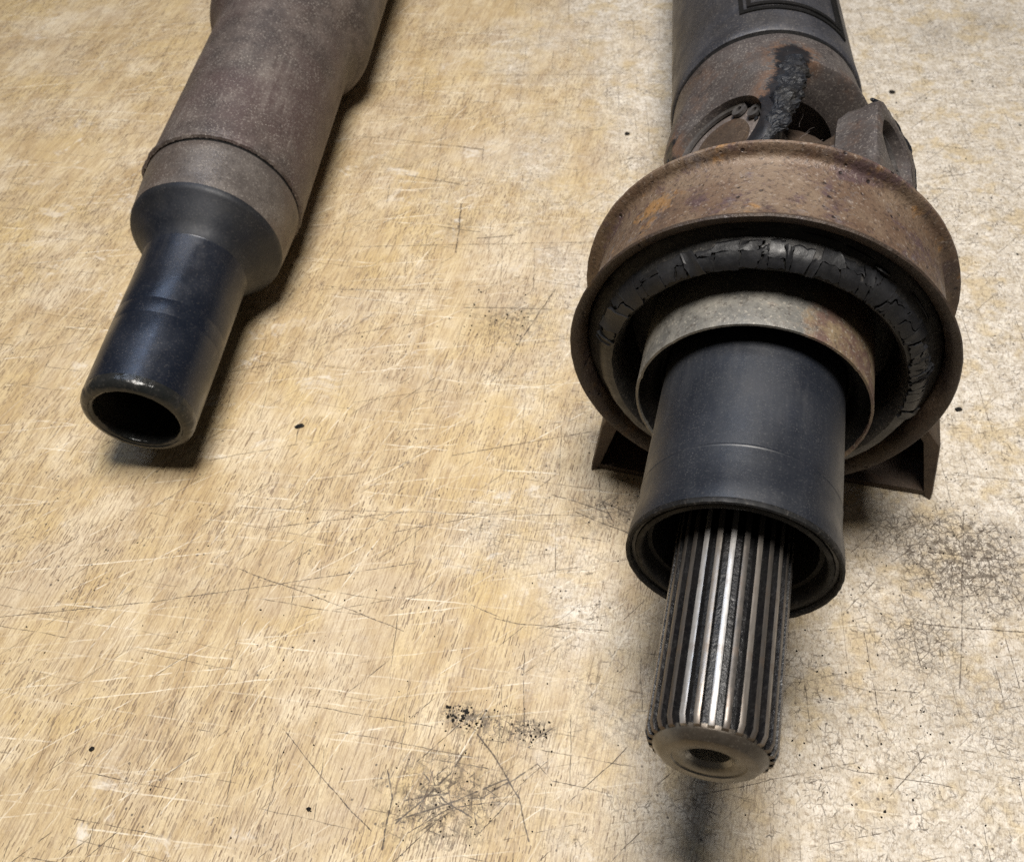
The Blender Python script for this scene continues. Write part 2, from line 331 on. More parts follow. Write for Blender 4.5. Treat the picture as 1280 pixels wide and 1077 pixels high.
M_YOKE = mat_metal('brown_forged_yoke', (0.062, 0.052, 0.05), (0.09, 0.08, 0.077), (0.066, 0.05, 0.045), (0.42, 0.6), 0.2, 60, 0.6, rust=0.45, rustcol=(0.13, 0.07, 0.042), grime=0.85)
def mat_rear_yoke():
    m = mat_metal('greasy_forged_yoke', (0.062, 0.052, 0.05), (0.09, 0.08, 0.077), (0.066, 0.05, 0.045), (0.42, 0.6), 0.2, 60, 0.6, rust=0.45, rustcol=(0.13, 0.07, 0.042), grime=0.6)
    n = N.__new__(N); n.m = m; n.t = m.node_tree; n.b = n.t.nodes['Principled BSDF']
    P = n.t.nodes.new('ShaderNodeTexCoord').outputs['Object']
    base = n.b.inputs['Base Color'].links[0].from_socket; k = n.no(P, 140, 5, 0.8)
    st_ = None; ru = None
    for (A, B, r) in (((0.030, -0.031, -0.047), (0.034, -0.0315, -0.02), 0.008), ((0.034, -0.0315, -0.02), (0.041, -0.021, 0.016), 0.009), ((0.040, 0.020, 0.026), (0.0375, 0.0285, -0.004), 0.010), ((0.0375, 0.0285, -0.004), (0.039, 0.024, -0.016), 0.006)):
        A = Vector(A); D = Vector(B)-A; pa = n.vm('SUBTRACT', P, A)
        h = n.ma('MULTIPLY', n.vm('DOT_PRODUCT', pa, D), 1/D.length_squared, clamp=True)
        d = n.add(n.vm('DISTANCE', pa, n.vm('SCALE', D, sc=h)), n.mul(n.sub(k, 0.5), r*1.3))
        e = n.st(d, r*0.75, r*1.05, 1, 0); g = n.st(d, r*1.0, r*2.0, 1, 0)
        st_ = e if st_ is None else n.mx(st_, e); ru = g if ru is None else n.mx(ru, g)
    col = n.mix(n.mul(n.mul(ru, n.st(k, 0.42, 0.55)), 0.7), base, (0.15, 0.08, 0.045))
    col = n.mix(n.mul(st_, 0.95), col, (0.006, 0.007, 0.010))
    return n.out(col)
M_CAP = mat_metal('bearing_cap_steel', (0.11, 0.09, 0.082), (0.15, 0.125, 0.115), (0.10, 0.085, 0.08), (0.5, 0.7), 0.2, 120, 0.6)
M_SNAP = mat_metal('snap_ring_steel', (0.09, 0.085, 0.085), (0.14, 0.13, 0.125), (0.07, 0.065, 0.06), (0.35, 0.55), 0.5, 150, 0.3)
M_GRIME = mat_metal('black_grease_grime', (0.003, 0.004, 0.007), (0.010, 0.012, 0.017), (0.008, 0.007, 0.006), (0.4, 0.65), 0, 160, 0.4, dustcol=(0.09, 0.08, 0.075), bump=0.001, grain=420, spec=0.35)
def mat_ring():
    n = N('rusty_bearing_bracket'); P = n.co
    j = n.no(P, 30, 4, 0.7); k = n.no(n.vm('ADD', P, (3, 1, 2)), 55, 5, 0.75); f = n.no(P, 600, 3, 0.75)
    col = n.mix(n.st(j, 0.35, 0.65), (0.11, 0.068, 0.044), (0.17, 0.122, 0.084))
    col = n.mix(n.mul(n.st(k, 0.50, 0.62), 0.85), col, (0.078, 0.05, 0.055))
    col = n.mix(n.mul(n.st(n.no(n.vm('ADD', P, (9, 4, 2)), 75, 5, 0.75), 0.56, 0.68), 0.7), col, (0.15, 0.13, 0.13))
    col = n.mix(n.mul(n.st(n.no(n.vm('ADD', P, (4, 9, 2)), 52, 4, 0.65), 0.61, 0.69), 0.85), col, (0.25, 0.135, 0.05))
    col = n.mix(n.mul(n.st(n.no(n.vm('ADD', P, (1, 6, 3)), 22, 5, 0.75), 0.52, 0.66), 0.75), col, (0.055, 0.036, 0.03))
    col = n.mix(n.mul(n.st(f, 0.50, 0.66), 0.65), col, (0.03, 0.019, 0.016))
    col = n.mix(n.mul(n.st(n.no(n.vm('ADD', P, (4, 9, 9)), 700, 2, 0.6), 0.58, 0.72), 0.5), col, (0.30, 0.25, 0.21))
    Z = n.sep(P)[2]
    gz = n.st(n.add(Z, n.mul(n.sub(k, 0.5), 0.012)), -0.006, 0.001)
    col = n.mix(n.mul(gz, 0.75), col, (0.022, 0.016, 0.013))
    pits = n.mul(n.st(n.vo(P, 230, 'F1', 1.0), 0.1, 0.2, 1, 0), n.st(k, 0.46, 0.56))
    col = n.mix(pits, col, (0.018, 0.012, 0.012))
    n.bump(n.sub(n.add(n.mul(f, 0.6), k), pits), 0.0008, 0.7)
    return n.out(col, n.st(k, 0.3, 0.7, 0.62, 0.42), 0.15, 0.5)
M_RUST = mat_ring()
M_RUSTD = mat_metal('dark_rusty_steel', (0.05, 0.034, 0.024), (0.08, 0.056, 0.04), (0.045, 0.03, 0.024), (0.5, 0.7), 0.2, 60, 0.5, (0.2, 0.14, 0.09), rust=0.3)
M_RUB = mat_metal('black_rubber', (0.011, 0.011, 0.011), (0.02, 0.019, 0.018), (0.015, 0.013, 0.012), (0.42, 0.6), 0, 120, 0.2, bump=0.0003)
M_FLAKE = mat_metal('cracked_rubber_skin', (0.008, 0.0085, 0.010), (0.019, 0.0195, 0.022), (0.012, 0.012, 0.013), (0.34, 0.5), 0, 160, 0.1, dustcol=(0.10, 0.09, 0.08), bump=0.0002, spec=0.38)
def mat_collar():
    n = N('chipped_grey_collar'); P = n.co; X, Y, Z = n.sep(P)
    k = n.no(P, 60, 5, 0.75); f = n.no(P, 500, 3, 0.75); j = n.no(n.vm('ADD', P, (3, 1, 7)), 120, 4, 0.7)
    col = n.mix(n.st(k, 0.35, 0.65), (0.115, 0.112, 0.104), (0.205, 0.193, 0.168))
    # rust has come through on the right-hand flank
    m = n.st(n.add(n.mul(X, 26), n.mul(n.sub(k, 0.5), 2.6)), 0.05, 0.45)
    rust = n.mix(n.st(j, 0.4, 0.62), (0.115, 0.066, 0.052), (0.20, 0.145, 0.085))
    col = n.mix(n.mul(m, 0.9), col, rust)
    col = n.mix(n.mul(n.st(f, 0.52, 0.68), 0.6), col, (0.05, 0.04, 0.033))
    col = n.mix(n.mul(n.st(n.no(n.vm('ADD', P, (8, 8, 7)), 800, 2, 0.6), 0.58, 0.7), 0.5), col, (0.36, 0.33, 0.28))
    n.bump(n.add(f, m), 0.0004, 0.6)
    return n.out(col, n.st(k, 0.3, 0.7, 0.42, 0.62), 0.1, 0.45)
M_COLL = mat_collar()
M_SLV = mat_metal('black_blue_sleeve', (0.0062, 0.0082, 0.0140), (0.0115, 0.0145, 0.0225), (0.0095, 0.0115, 0.0165), (0.44, 0.58), 0.0, 30, 0.28, dustcol=(0.14, 0.135, 0.13), bump=0.00006, grain=760, spec=0.6)
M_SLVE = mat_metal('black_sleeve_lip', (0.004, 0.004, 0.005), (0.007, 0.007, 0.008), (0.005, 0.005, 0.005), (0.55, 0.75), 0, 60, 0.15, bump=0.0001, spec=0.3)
M_FACE = mat_metal('dull_steel_end_face', (0.125, 0.12, 0.108), (0.18, 0.172, 0.158), (0.085, 0.07, 0.055), (0.28, 0.5), 0.6, 60, 0.25, (0.3, 0.27, 0.22), bump=0.00015)
M_HOLE = mat_metal('bored_steel', (0.2, 0.2, 0.2), (0.4, 0.4, 0.4), (0.3, 0.29, 0.27), (0.2, 0.35), 0.5, 90, 0.0)
def mat_tooth(k):
    n = N('spline_tooth_steel'); P = n.co
    z = n.mapv(P, (1, 1, 0.12))
    a = n.no(z, 420, 4, 0.7); b = n.no(P, 90, 4, 0.7)
    bright = [(0.12, 0.108, 0.098), (0.46, 0.45, 0.44), (0.25, 0.225, 0.20)][k]
    col = n.mix(n.st(a, 0.38, 0.66), bright, tuple(c*0.55 for c in bright))
    col = n.mix(n.mul(n.st(b, 0.5, 0.68), 0.6), col, (0.11, 0.075, 0.05))
    n.bump(a, 0.0002, 0.4)
    return n.out(col, n.st(b, 0.3, 0.7, 0.22, 0.45), 0.55)
M_TEETH = [mat_tooth(k) for k in range(3)]
M_GREASE = mat_metal('black_groove_grease', (0.005, 0.005, 0.006), (0.011, 0.01, 0.01), (0.007, 0.007, 0.007), (0.22, 0.45), 0.0, 200, 0.12, (0.12, 0.12, 0.12), bump=0.0007, grain=420, spec=0.25)
M_CHIP = mat_metal('black_grit', (0.006, 0.006, 0.006), (0.022, 0.019, 0.016), (0.012, 0.01, 0.009), (0.75, 0.95), 0, 300, 0.1, spec=0.15)

# ---------------------------------------------------------------- setting: the bench top
def bench():
    bm = bmesh.new()
    x0, x1, y0, y1, h = -0.95, 0.95, -0.25, 1.35, 0.045
    vs_ = [bm.verts.new(p) for p in ((x0, y0, 0), (x1, y0, 0), (x1, y1, 0), (x0, y1, 0), (x0, y0, -h), (x1, y0, -h), (x1, y1, -h), (x0, y1, -h))]
    for f in ((0, 1, 2, 3), (7, 6, 5, 4), (0, 4, 5, 1), (1, 5, 6, 2), (2, 6, 7, 3), (3, 7, 4, 0)): bm.faces.new([vs_[i] for i in f])
    bmesh.ops.bevel(bm, geom=bm.edges[:], offset=0.003, segments=2, affect='EDGES')
    o = link('bench_top', bm, M_BENCH); o['kind'] = 'structure'
    o['label'] = 'worn scratched pale wooden bench top'
bench()

# ---------------------------------------------------------------- left shaft
dL = Vector((-0.13346497, -0.99056752, -0.03103363)); oL = Vector((-0.15499461, 0.3, 0.04017638))
def left_shaft():
    root = thing('drive_shaft', 'dull brown steel tube shaft with a dark hollow open end lying on the bench', 'driveshaft', (oL.x, oL.y, 0))
    F = frame(oL, dL)
    z = {'end': 0.0377, 'neck': -0.0526, 'sh': -0.0704, 'weld': -0.1023}
    def wl(t, a): return 0.00018*nz(math.cos(a)*4, math.sin(a)*4, t*60)
    # main tube with its swelling towards the back
    B = -0.240
    prof = [(z['weld']-0.0012, 0.0366), (z['weld']-0.0012, 0.0388), (z['weld']-0.003, 0.0396), (z['weld']-0.008, 0.0394)]
    prof += [(B+0.016+0.07*(1-i/8), 0.0393) for i in range(9)]
    prof += fil(B+0.012, 0.0393, B+0.004, 0.0396, B-0.001, 0.0436, 6)+fil(B-0.001, 0.0437, B-0.006, 0.0476, B-0.014, 0.0479, 6)
    prof += [(B-0.03-0.06*i, 0.0479) for i in range(12)]
    link('tube', lathe(prof, 160, wob=wl), M_TUBE, root, F)
    # ragged weld bead where the end piece meets the tube
    def wb(t, a):
        b = 0.5+0.5*nz(math.cos(a)*7, math.sin(a)*7, 3)
        left = max(0, math.cos(a-math.radians(165)))**3
        return 0.0005*nz(math.cos(a)*26, math.sin(a)*26, t*700)+0.0022*left*b
    bead = [(z['weld']-0.0044, 0.0384), (z['weld']-0.0036, 0.0394), (z['weld']-0.0022, 0.0398), (z['weld']-0.001, 0.0395), (z['weld']-0.0004, 0.0382)]
    link('weld_bead', lathe(bead, 220, wob=wb), M_TUBE, root, F)
    link('weld_groove', lathe([(z['weld']-0.001, 0.0376), (z['weld']+0.0012, 0.0381)], 128), M_GROOVE, root, F)
    endp = [(z['weld']+0.0008, 0.0365), (z['weld']+0.0008, 0.0378), (z['weld']+0.002, 0.0386)]
    endp += [(z['weld']+0.006, 0.0385), (-0.085, 0.0378), (-0.0755, 0.0371), (-0.0722, 0.0369)]
    link('end_band', lathe(endp, 160, wob=wl), M_BAND, root, F)
    cone = [(-0.0722, 0.0369)]+fil(-0.0722, 0.0369, -0.0700, 0.0367, -0.0688, 0.0355, 5)[1:]+[(-0.064, 0.0318), (-0.059, 0.0283)]+fil(-0.0575, 0.0272, -0.0545, 0.0252, -0.0515, 0.0247, 6)
    link('cone', lathe(cone, 160), M_CONE, root, F)
    neck = [(-0.0515, 0.0247), (-0.051, 0.0245), (-0.03, 0.0244), (-0.0125, 0.0244), (-0.0122, 0.02434), (-0.0116, 0.02434), (-0.0113, 0.0244), (-0.004, 0.0244), (-0.0037, 0.02435), (-0.0033, 0.02435), (-0.0030, 0.0244), (0.01, 0.0243), (0.031, 0.0241)]
    link('neck', lathe(neck, 160), M_NECK, root, F)
    def we(t, a): return 0.00025*nz(math.cos(a)*9, math.sin(a)*9, t*300)
    lip = [(0.031, 0.0241)]+arc(0.0332, 0.0200, 0.0041, 90, 0, 7)[0:]+arc(0.0353, 0.0195, 0.0014, 0, -90, 5)+[(0.030, 0.0178)]
    lip[-1] = (0.030, 0.0179)
    link('rim', lathe(lip, 160, wob=we), M_LIP, root, F)
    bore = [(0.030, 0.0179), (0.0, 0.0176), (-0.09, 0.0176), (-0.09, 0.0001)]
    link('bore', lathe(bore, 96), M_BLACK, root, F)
left_shaft()

# ---------------------------------------------------------------- right shaft
dR = Vector((-0.27127179, -0.9621665, 0.02544084)); oR = Vector((0.1085512, 0.3, 0.09180094))
dT = Vector((-0.14396725, -0.9873945, 0.06576882))
FL, BL, CO, SE, SP, SF = 0.0721, 0.0344, 0.0927, 0.1576, 0.2159, 0.2201
J = oR+dR*(BL-0.056)
A1 = math.radians(42)
def yoke_mesh(n_ang, r_base, r_ear, t_base, Re, hcap, r_in=0.027, pw=2.3, seg=288, rows=26, throat=0.026):
    """forged yoke: a drum from t_base that grows two ears round the joint centre at t=0; n_ang is the ear direction"""
    bm = bmesh.new(); O = []; I = []
    s0 = t_base
    sgn = 1 if s0 < 0 else -1
    for i in range(seg):
        ph = 2*PI*i/seg
        c, s = math.cos(ph), math.sin(ph)
        lat = abs(r_ear*s)
        tb = s0+sgn*throat                                  # where the throat between the ears ends
        if lat < Re*0.999 and abs(c) > 0.2: te = sgn*Re*max(0, 1-(lat/Re)**pw)**(1/pw)
        else: te = 0.0
        if lat > Re*0.9:
            q = min(1, (lat-Re*0.9)/(min(r_ear*0.93, Re*1.32)-Re*0.9)); q = q*q*(3-2*q); te = te*(1-q)*1.0+tb*q
        oc = []; ic = []
        for k in range(rows+1):
            f = k/rows; t = s0+(te-s0)*f
            g = min(1, max(0, (t-s0)*sgn/(abs(s0)*0.75))); g = g*g*(3-2*g)
            r = r_base+(r_ear-r_base)*g
            bev = max(0, f-0.93)/0.07
            nx = min(r*c, hcap) if c > 0 else max(r*c, -hcap)
            py = r*s
            nx -= math.copysign(0.0022*bev*bev, nx)*min(1, abs(c)*2); py -= 0.0022*bev*bev*s
            p = Vector((nx, py, t))+Vector((c, s, 0))*0.0003*nz(nx*90, py*90, t*90)
            oc.append(bm.verts.new(p))
            ri = r_in+(0.0 if f > .5 else 0)
            ti = s0+sgn*0.012+(te-s0-sgn*0.012)*f
            ic.append(bm.verts.new((ri*c, ri*s, ti)))
        O.append(oc); I.append(ic)
    for i in range(seg):
        j = (i+1) % seg
        for k in range(rows):
            bm.faces.new((O[i][k], O[j][k], O[j][k+1], O[i][k+1]))
            bm.faces.new((I[i][k], I[i][k+1], I[j][k+1], I[j][k]))
        bm.faces.new((O[i][rows], O[j][rows], I[j][rows], I[i][rows]))
    b0 = bm.verts.new((0, 0, s0)); b1 = bm.verts.new((0, 0, s0+sgn*0.009))
    for i in range(seg):
        j = (i+1) % seg
        bm.faces.new((O[j][0], O[i][0], b0)); bm.faces.new((I[i][0], I[j][0], b1))
    bmesh.ops.recalc_face_normals(bm, faces=bm.faces)
    return bm
def drill(bm, R, name):
    """bore both ears along local X"""
    me = bpy.data.meshes.new(name); bm.to_mesh(me); bm.free()
    o = bpy.data.objects.new(name, me); C.objects.link(o)
    cb = bmesh.new(); bmesh.ops.create_cone(cb, cap_ends=True, segments=72, radius1=R, radius2=R, depth=0.2, matrix=Matrix.Rotation(PI/2, 4, 'Y'))
    cme = bpy.data.meshes.new('cut'); cb.to_mesh(cme); cb.free()
    co = bpy.data.objects.new('cut', cme); C.objects.link(co)
    m = o.modifiers.new('b', 'BOOLEAN'); m.object = co; m.operation = 'DIFFERENCE'; m.solver = 'EXACT'
    dg = bpy.context.evaluated_depsgraph_get()
    res = bpy.data.meshes.new_from_object(o.evaluated_get(dg))
    bpy.data.objects.remove(o); bpy.data.objects.remove(co)
    return res
def snap_ring(h, R, gap_ang, r_in, side):
    """flat ring with a gap and two eyed lugs, lying across local X at height h"""
    bm = bmesh.new(); g = math.radians(19); n = 72; th = 0.0013
    P0 = []
    for i in range(n+1):
        a = gap_ang+g+(2*PI-2*g)*i/n
        P0.append([bm.verts.new((side*x, r*math.cos(a), r*math.sin(a))) for (x, r) in ((h, R), (h, r_in), (h-th, r_in), (h-th, R))])
    for a, b in zip(P0[:-1], P0[1:]):
        for k in range(4): bm.faces.new((a[k], a[(k+1) % 4], b[(k+1) % 4], b[k]))
    bm.faces.new(P0[0]); bm.faces.new(P0[-1][::-1])
    for sg in (-1, 1):
        a = gap_ang+sg*(g-0.03); rc = R-0.0034; cy, cz = rc*math.cos(a), rc*math.sin(a)
        rings = []
        for i in range(20):
            q = 2*PI*i/20
            rings.append([bm.verts.new((side*x, cy+r*math.cos(q), cz+r*math.sin(q))) for (x, r) in ((h+.0002, .0032), (h+.0002, .0013), (h-th, .0013), (h-th, .0032))])
        for i in range(20):
            A, B = rings[i], rings[(i+1) % 20]
            for k in range(4): bm.faces.new((A[k], A[(k+1) % 4], B[(k+1) % 4], B[k]))
    return bm
def disc_x(h0, h1, R, side, bev=0.0012):
    bm = lathe([(h0, 0.0001), (h0, R), (h1-bev, R), (h1, R-bev), (h1, 0.0001)], 64)
    bmesh.ops.transform(bm, matrix=Matrix.Rotation(side*PI/2, 4, 'Y'), verts=bm.verts)
    return bm
def clump(pts, rad, seed=0, flat=0.55, nrm=(1, 0, 0)):
    """crust of caked grease along a polyline: a low ragged ridge with fine grain"""
    bm = bmesh.new(); P = [Vector(p) for p in pts]; m = 70; nn = 28; rows = []; N0 = Vector(nrm)
    for i in range(m+1):
        f = i/m*(len(P)-1); k = min(int(f), len(P)-2); c = P[k].lerp(P[k+1], f-k)
        d = (P[k+1]-P[k]).normalized(); b = d.cross(N0).normalized(); a = b.cross(d)
        e = (math.sin(PI*min(1, max(0, i/m)))+1e-4)**0.4*(0.8+0.5*nz(i*0.11, seed, 0.3))
        row = []
        for j in range(nn):
            q = 2*PI*j/nn; v = c+(a*math.cos(q)*flat+b*math.sin(q))*rad*e
            r = 1+0.28*nz(v.x*300+seed, v.y*300, v.z*300)+0.22*nz(v.x*900, v.y*900, v.z*900+seed)+0.12*nz(v.x*2200, v.y*2200, v.z*2200)
            row.append(bm.verts.new(c+(v-c)*r))
        rows.append(row)
    for A, B in zip(rows[:-1], rows[1:]):
        for j in range(nn): bm.faces.new((A[j], A[(j+1) % nn], B[(j+1) % nn], B[j]))
    return bm

def right_shaft():
    root = thing('propeller_shaft', 'jointed black shaft with splined steel end, round rusty support bearing and bracket on the bench', 'driveshaft', (oR.x-0.02, oR.y-0.05, 0))
    F = frame(oR, dR); FT = frame(J, dT)
    W = 0.0664                                   # weld behind the joint
    def wl(t, a): return 0.00015*nz(math.cos(a)*4, math.sin(a)*4, t*60)
    tube = [(-W-0.0016, 0.040), (-W-0.0016, 0.0427), (-W-0.0026, 0.0433), (-W-0.006, 0.0434)]+[(-W-0.02-0.07*i, 0.0428) for i in range(12)]
    tb = link('tube', lathe(tube, 160, wob=wl), M_GTUBE, root, FT)
    link('weld_groove', lathe([(-W-0.0019, 0.0420), (-W+0.0016, 0.0416)], 128), M_GROOVE, tb, FT)
    # framed rectangle on the tube: two dark nested outlines
    def strip(a0, a1, t0, t1, h=0.0005):
        bm = bmesh.new(); n = 24; R0 = 0.0426; R1 = 0.0430+h; rows = []
        for i in range(n+1):
            a = math.radians(a0+(a1-a0)*i/n)
            rows.append([bm.verts.new((r*math.cos(a), r*math.sin(a), t)) for (r, t) in ((R0, t0), (R1, t0), (R1, t1), (R0, t1))])
        for A, B in zip(rows[:-1], rows[1:]):
            for k in range(4): bm.faces.new((A[k], A[(k+1) % 4], B[(k+1) % 4], B[k]))
        bm.faces.new(rows[0][::-1]); bm.faces.new(rows[-1]); return bm
    aL, aR = 113, 42
    z0 = -W-0.0205
    for (ins, hh) in ((0, 0.0005), (1, 0.0007)):
        i1 = ins*0.0044; ia = ins*4.6
        for nm in range(1):
            bm = strip(aL-ia, aR+ia, z0-i1-0.0026, z0-i1, hh)
            for (x0, x1, ta, tb_) in ((aL-ia+0.0, aL-ia-2.6, z0-0.07+i1, z0-i1-0.0026), (aR+ia+2.6, aR+ia, z0-0.07+i1, z0-i1-0.0026), (aL-ia, aR+ia, z0-0.0716+i1, z0-0.07+i1)):
                b2 = strip(x0, x1, ta, tb_, hh); mt = bpy.data.meshes.new('x'); b2.to_mesh(mt); b2.free(); bm.from_mesh(mt); bpy.data.meshes.remove(mt)
            link('border_line', bm, M_GROOVE, tb, FT)
    # rear yoke welded to the tube, ears up-left and down-right
    up_ang = PI/2+A1                              # ear direction in the (right, up) plane
    F1 = frame(J, dT, up_ang)
    ym = drill(yoke_mesh(0, 0.0422, 0.0475, -W+0.0012, 0.0285, 0.0425), 0.0206, 'rear_yoke')
    yk = link('tube_yoke', ym, mat_rear_yoke(), root, F1, 35)
    for sd in (1, -1):
        link('bearing_cap', disc_x(0.020, 0.0372, 0.0203, sd), M_CAP, yk, F1)
        link('snap_ring', snap_ring(0.0392, 0.0206, PI+0.72 if sd == 1 else 0, 0.0182, sd), M_SNAP, yk, F1)
    F2 = frame(J, dR, up_ang-PI/2-math.radians(4))
    def block_ears():
        bm = bmesh.new(); n = 96; W2, t0, t1, R0 = 0.0185, -0.0195, 0.050, 0.0138
        def outline(w_, ta, tb_, rc):
            pts = []
            for i in range(n):
                a = 2*PI*i/n; cx, cz = math.cos(a), math.sin(a)
                ex = 5.0; k = (abs(cx)**ex+abs(cz)**ex)**(-1/ex)
                y = w_*cx*k; z = (ta+tb_)/2+(tb_-ta)/2*cz*k
                pts.append((y, z))
            return pts
        for sd in (1, -1):
            rings = []
            L = [(0.0345, 0.0014), (0.0355, 0.0), (0.039, 0.0), (0.0435, 0.0), (0.048, 0.0), (0.0508, 0.0), (0.0518, 0.0006), (0.0522, 0.0018)]
            for (h, ins) in L:
                rr_ = []
                for (y, z) in outline(W2-ins, t0+ins, t1, 0):
                    q = Vector((h, y, z)); d = 0.0007*nz(h*500+sd*9, y*500, z*500)+0.0005*nz(h*1300, y*1300, z*1300+sd)
                    q += Vector((0.4*d, d*(1 if y > 0 else -1), -d if z < 0.01 else 0))
                    rr_.append(bm.verts.new((q.x*sd, q.y, q.z)))
                rings.append(rr_)
            hole = lambda h, r: [bm.verts.new((h*sd, r*math.cos(2*PI*i/n), r*math.sin(2*PI*i/n))) for i in range(n)]
            mid_ = []
            for i in range(n):
                y, z = outline(W2-0.0035, t0+0.0035, t1, 0)[i]
                f = 0.45; hy, hz = R0*math.cos(2*PI*i/n), R0*math.sin(2*PI*i/n)
                mid_.append(bm.verts.new((sd*0.0522, hy+(y-hy)*f, hz+(z-hz)*f)))
            rings += [mid_, hole(0.0520, R0+0.0008), hole(0.0514, R0), hole(0.0345, R0)]
            for A, B in zip(rings[:-1], rings[1:]):
                for i in range(n): bm.faces.new((A[i], A[(i+1) % n], B[(i+1) % n], B[i]))
            A, B = rings[-1], rings[0]
            for i in range(n): bm.faces.new((A[i], A[(i+1) % n], B[(i+1) % n], B[i]))
        d = lathe([(0.036, 0.0001), (0.036, 0.034), (0.040, 0.043), (0.053, 0.0435), (0.053, 0.0001)], 96)
        mt = bpy.data.meshes.new('x'); d.to_mesh(mt); d.free(); bm.from_mesh(mt); bpy.data.meshes.remove(mt)
        return bm
    yk2 = link('shaft_yoke', block_ears(), M_YOKE, root, F2, 35)
    for sd in (1, -1):
        link('bearing_cap', disc_x(0.020, 0.0450, 0.0143, sd), M_CAP, yk2, F2)
        link('snap_ring', snap_ring(0.0474, 0.0146, PI, 0.0120, sd), M_SNAP, yk2, F2)
    # cross between the two yokes
    bm = lathe([(-0.039, 0.0001), (-0.039, 0.012), (-0.02, 0.012), (-0.02, 0.0155), (0.02, 0.0155), (0.02, 0.012), (0.039, 0.012), (0.039, 0.0001)], 40)
    b2 = bm.copy(); bmesh.ops.transform(bm, matrix=Matrix.Rotation(PI/2, 4, 'Y'), verts=bm.verts)
    bmesh.ops.transform(b2, matrix=Matrix.Rotation(PI/2, 4, 'X'), verts=b2.verts)
    mt = bpy.data.meshes.new('x'); b2.to_mesh(mt); b2.free(); bm.from_mesh(mt); bpy.data.meshes.remove(mt)
    bmesh.ops.create_uvsphere(bm, u_segments=32, v_segments=16, radius=0.031)
    link('joint_cross', bm, M_RUSTD, root, F1)
    # grease caked along the edge of the rear yoke's upper ear
    def ep(t, lat, h): return Vector((h, lat, t))
    gr = clump([ep(-0.046, -0.0305, 0.0300), ep(-0.034, -0.0310, 0.0315), ep(-0.02, -0.0305, 0.0340), ep(-0.006, -0.0290, 0.0370), ep(0.012, -0.0245, 0.039), ep(0.022, -0.018, 0.041)], 0.0066, seed=3, nrm=(0.8, -0.6, 0))
    rc = random.Random(21); path = [ep(-0.046, -0.0305, 0.0305), ep(-0.02, -0.0305, 0.0345), ep(-0.006, -0.0290, 0.0375), ep(0.014, -0.0235, 0.040)]
    for _ in range(130):
        f = rc.uniform(0, 2.999); k = int(f); p = path[k].lerp(path[k+1], f-k)+Vector((rc.uniform(-.001, .0012), abs(rc.gauss(0, .0055)), rc.gauss(0, .002)))
        p.x = min(p.x, math.sqrt(max(0.0455**2-p.y**2, 0))+0.0002) if p.y < 0 else p.x
        r = rc.uniform(.0003, .0011)
        for v in bmesh.ops.create_icosphere(gr, subdivisions=1, radius=r, matrix=Matrix.Translation(p))['verts']: v.co = p+(v.co-p)*rc.uniform(.6, 1.3)
    link('grease_crust', gr, M_GRIME, yk, F1, None)
    gl = clump([ep(0.026, 0.020, 0.040), ep(0.012, 0.0255, 0.0385), ep(-0.002, 0.0275, 0.0375), ep(-0.014, 0.0255, 0.038)], 0.0058, seed=9, nrm=(0.8, 0.6, 0))
    link('grease_crust', gl, M_GRIME, yk, F1, None)
    g2 = clump([ep(-0.0180, 0.0165, 0.0480), ep(-0.0195, 0.0120, 0.0500), ep(-0.0198, 0.0, 0.0512), ep(-0.0192, -0.0135, 0.0510), ep(-0.012, -0.0180, 0.0512), ep(0.010, -0.0185, 0.0512)], 0.0017, seed=5, flat=0.8)
    link('grease_crust', g2, M_GRIME, yk2, F2, None)
    # journal behind the bearing
    link('journal', lathe([(BL-0.010, 0.0001), (BL-0.010, 0.036), (BL+0.01, 0.036), (FL, 0.030), (CO-0.02, 0.030)], 96), M_RUSTD, root, F)
    # dusty fibres caught between the ears and on the ring's right edge
    bm = bmesh.new(); rf = random.Random(8)
    def strand(p, d, L, r=0.00005):
        p = Vector(p); d = Vector(d).normalized(); prev = None
        for i in range(9):
            q = [bm.verts.new(p+Vector((r*math.cos(a), r*math.sin(a), r*math.sin(a+1)))) for a in (0, 2.1, 4.2)]
            if prev:
                for k in range(3): bm.faces.new((prev[k], prev[(k+1) % 3], q[(k+1) % 3], q[k]))
            prev = q; d = (d+Vector((rf.uniform(-.4, .4), rf.uniform(-.4, .4), rf.uniform(-.4, .4)))).normalized(); p = p+d*L/8
    for _ in range(7):
        strand((0.005+rf.uniform(-.012, .012), 0.038+rf.uniform(-.004, .006), -0.004+rf.uniform(-.01, .012)), (rf.uniform(-1, 1), rf.uniform(-.2, .8), rf.uniform(-1, 1)), rf.uniform(.003, .008))
    for _ in range(8):
        strand((0.0655, 0.014+rf.uniform(-.006, .006), FL-0.056+0.004), (rf.uniform(-.3, .6), rf.uniform(-1, 1), rf.uniform(-1, 1)), rf.uniform(.005, .012))
    fo = link('fibre', bm, M_CAP, root, frame(J, dR)); fo['kind'] = 'stuff'
    # ---- support bearing: outer steel ring
    z = FL
    ring = [(BL-z+0.0006, 0.0618), (BL-z, 0.0632), (BL-z-0.0002, 0.0684), (BL-z+0.0004, 0.0690), (BL-z+0.0016, 0.0689), (BL-z+0.0022, 0.0680)]
    ring += fil(BL-z+0.0024, 0.0665, BL-z+0.0026, 0.0637, BL-z+0.006, 0.0636, 5)
    ring += [(-0.02, 0.0638), (-0.011, 0.0641)]+fil(-0.0095, 0.0642, -0.003, 0.0645, -0.001, 0.0672, 6)+[(-0.0004, 0.0678), (0.0006, 0.0681), (0.0012, 0.0676), (0.0011, 0.0668)]
    ring += fil(0.0006, 0.0655, -0.0005, 0.0632, -0.004, 0.0628, 5)+[(-0.02, 0.0622), (BL-z+0.004, 0.0620)]
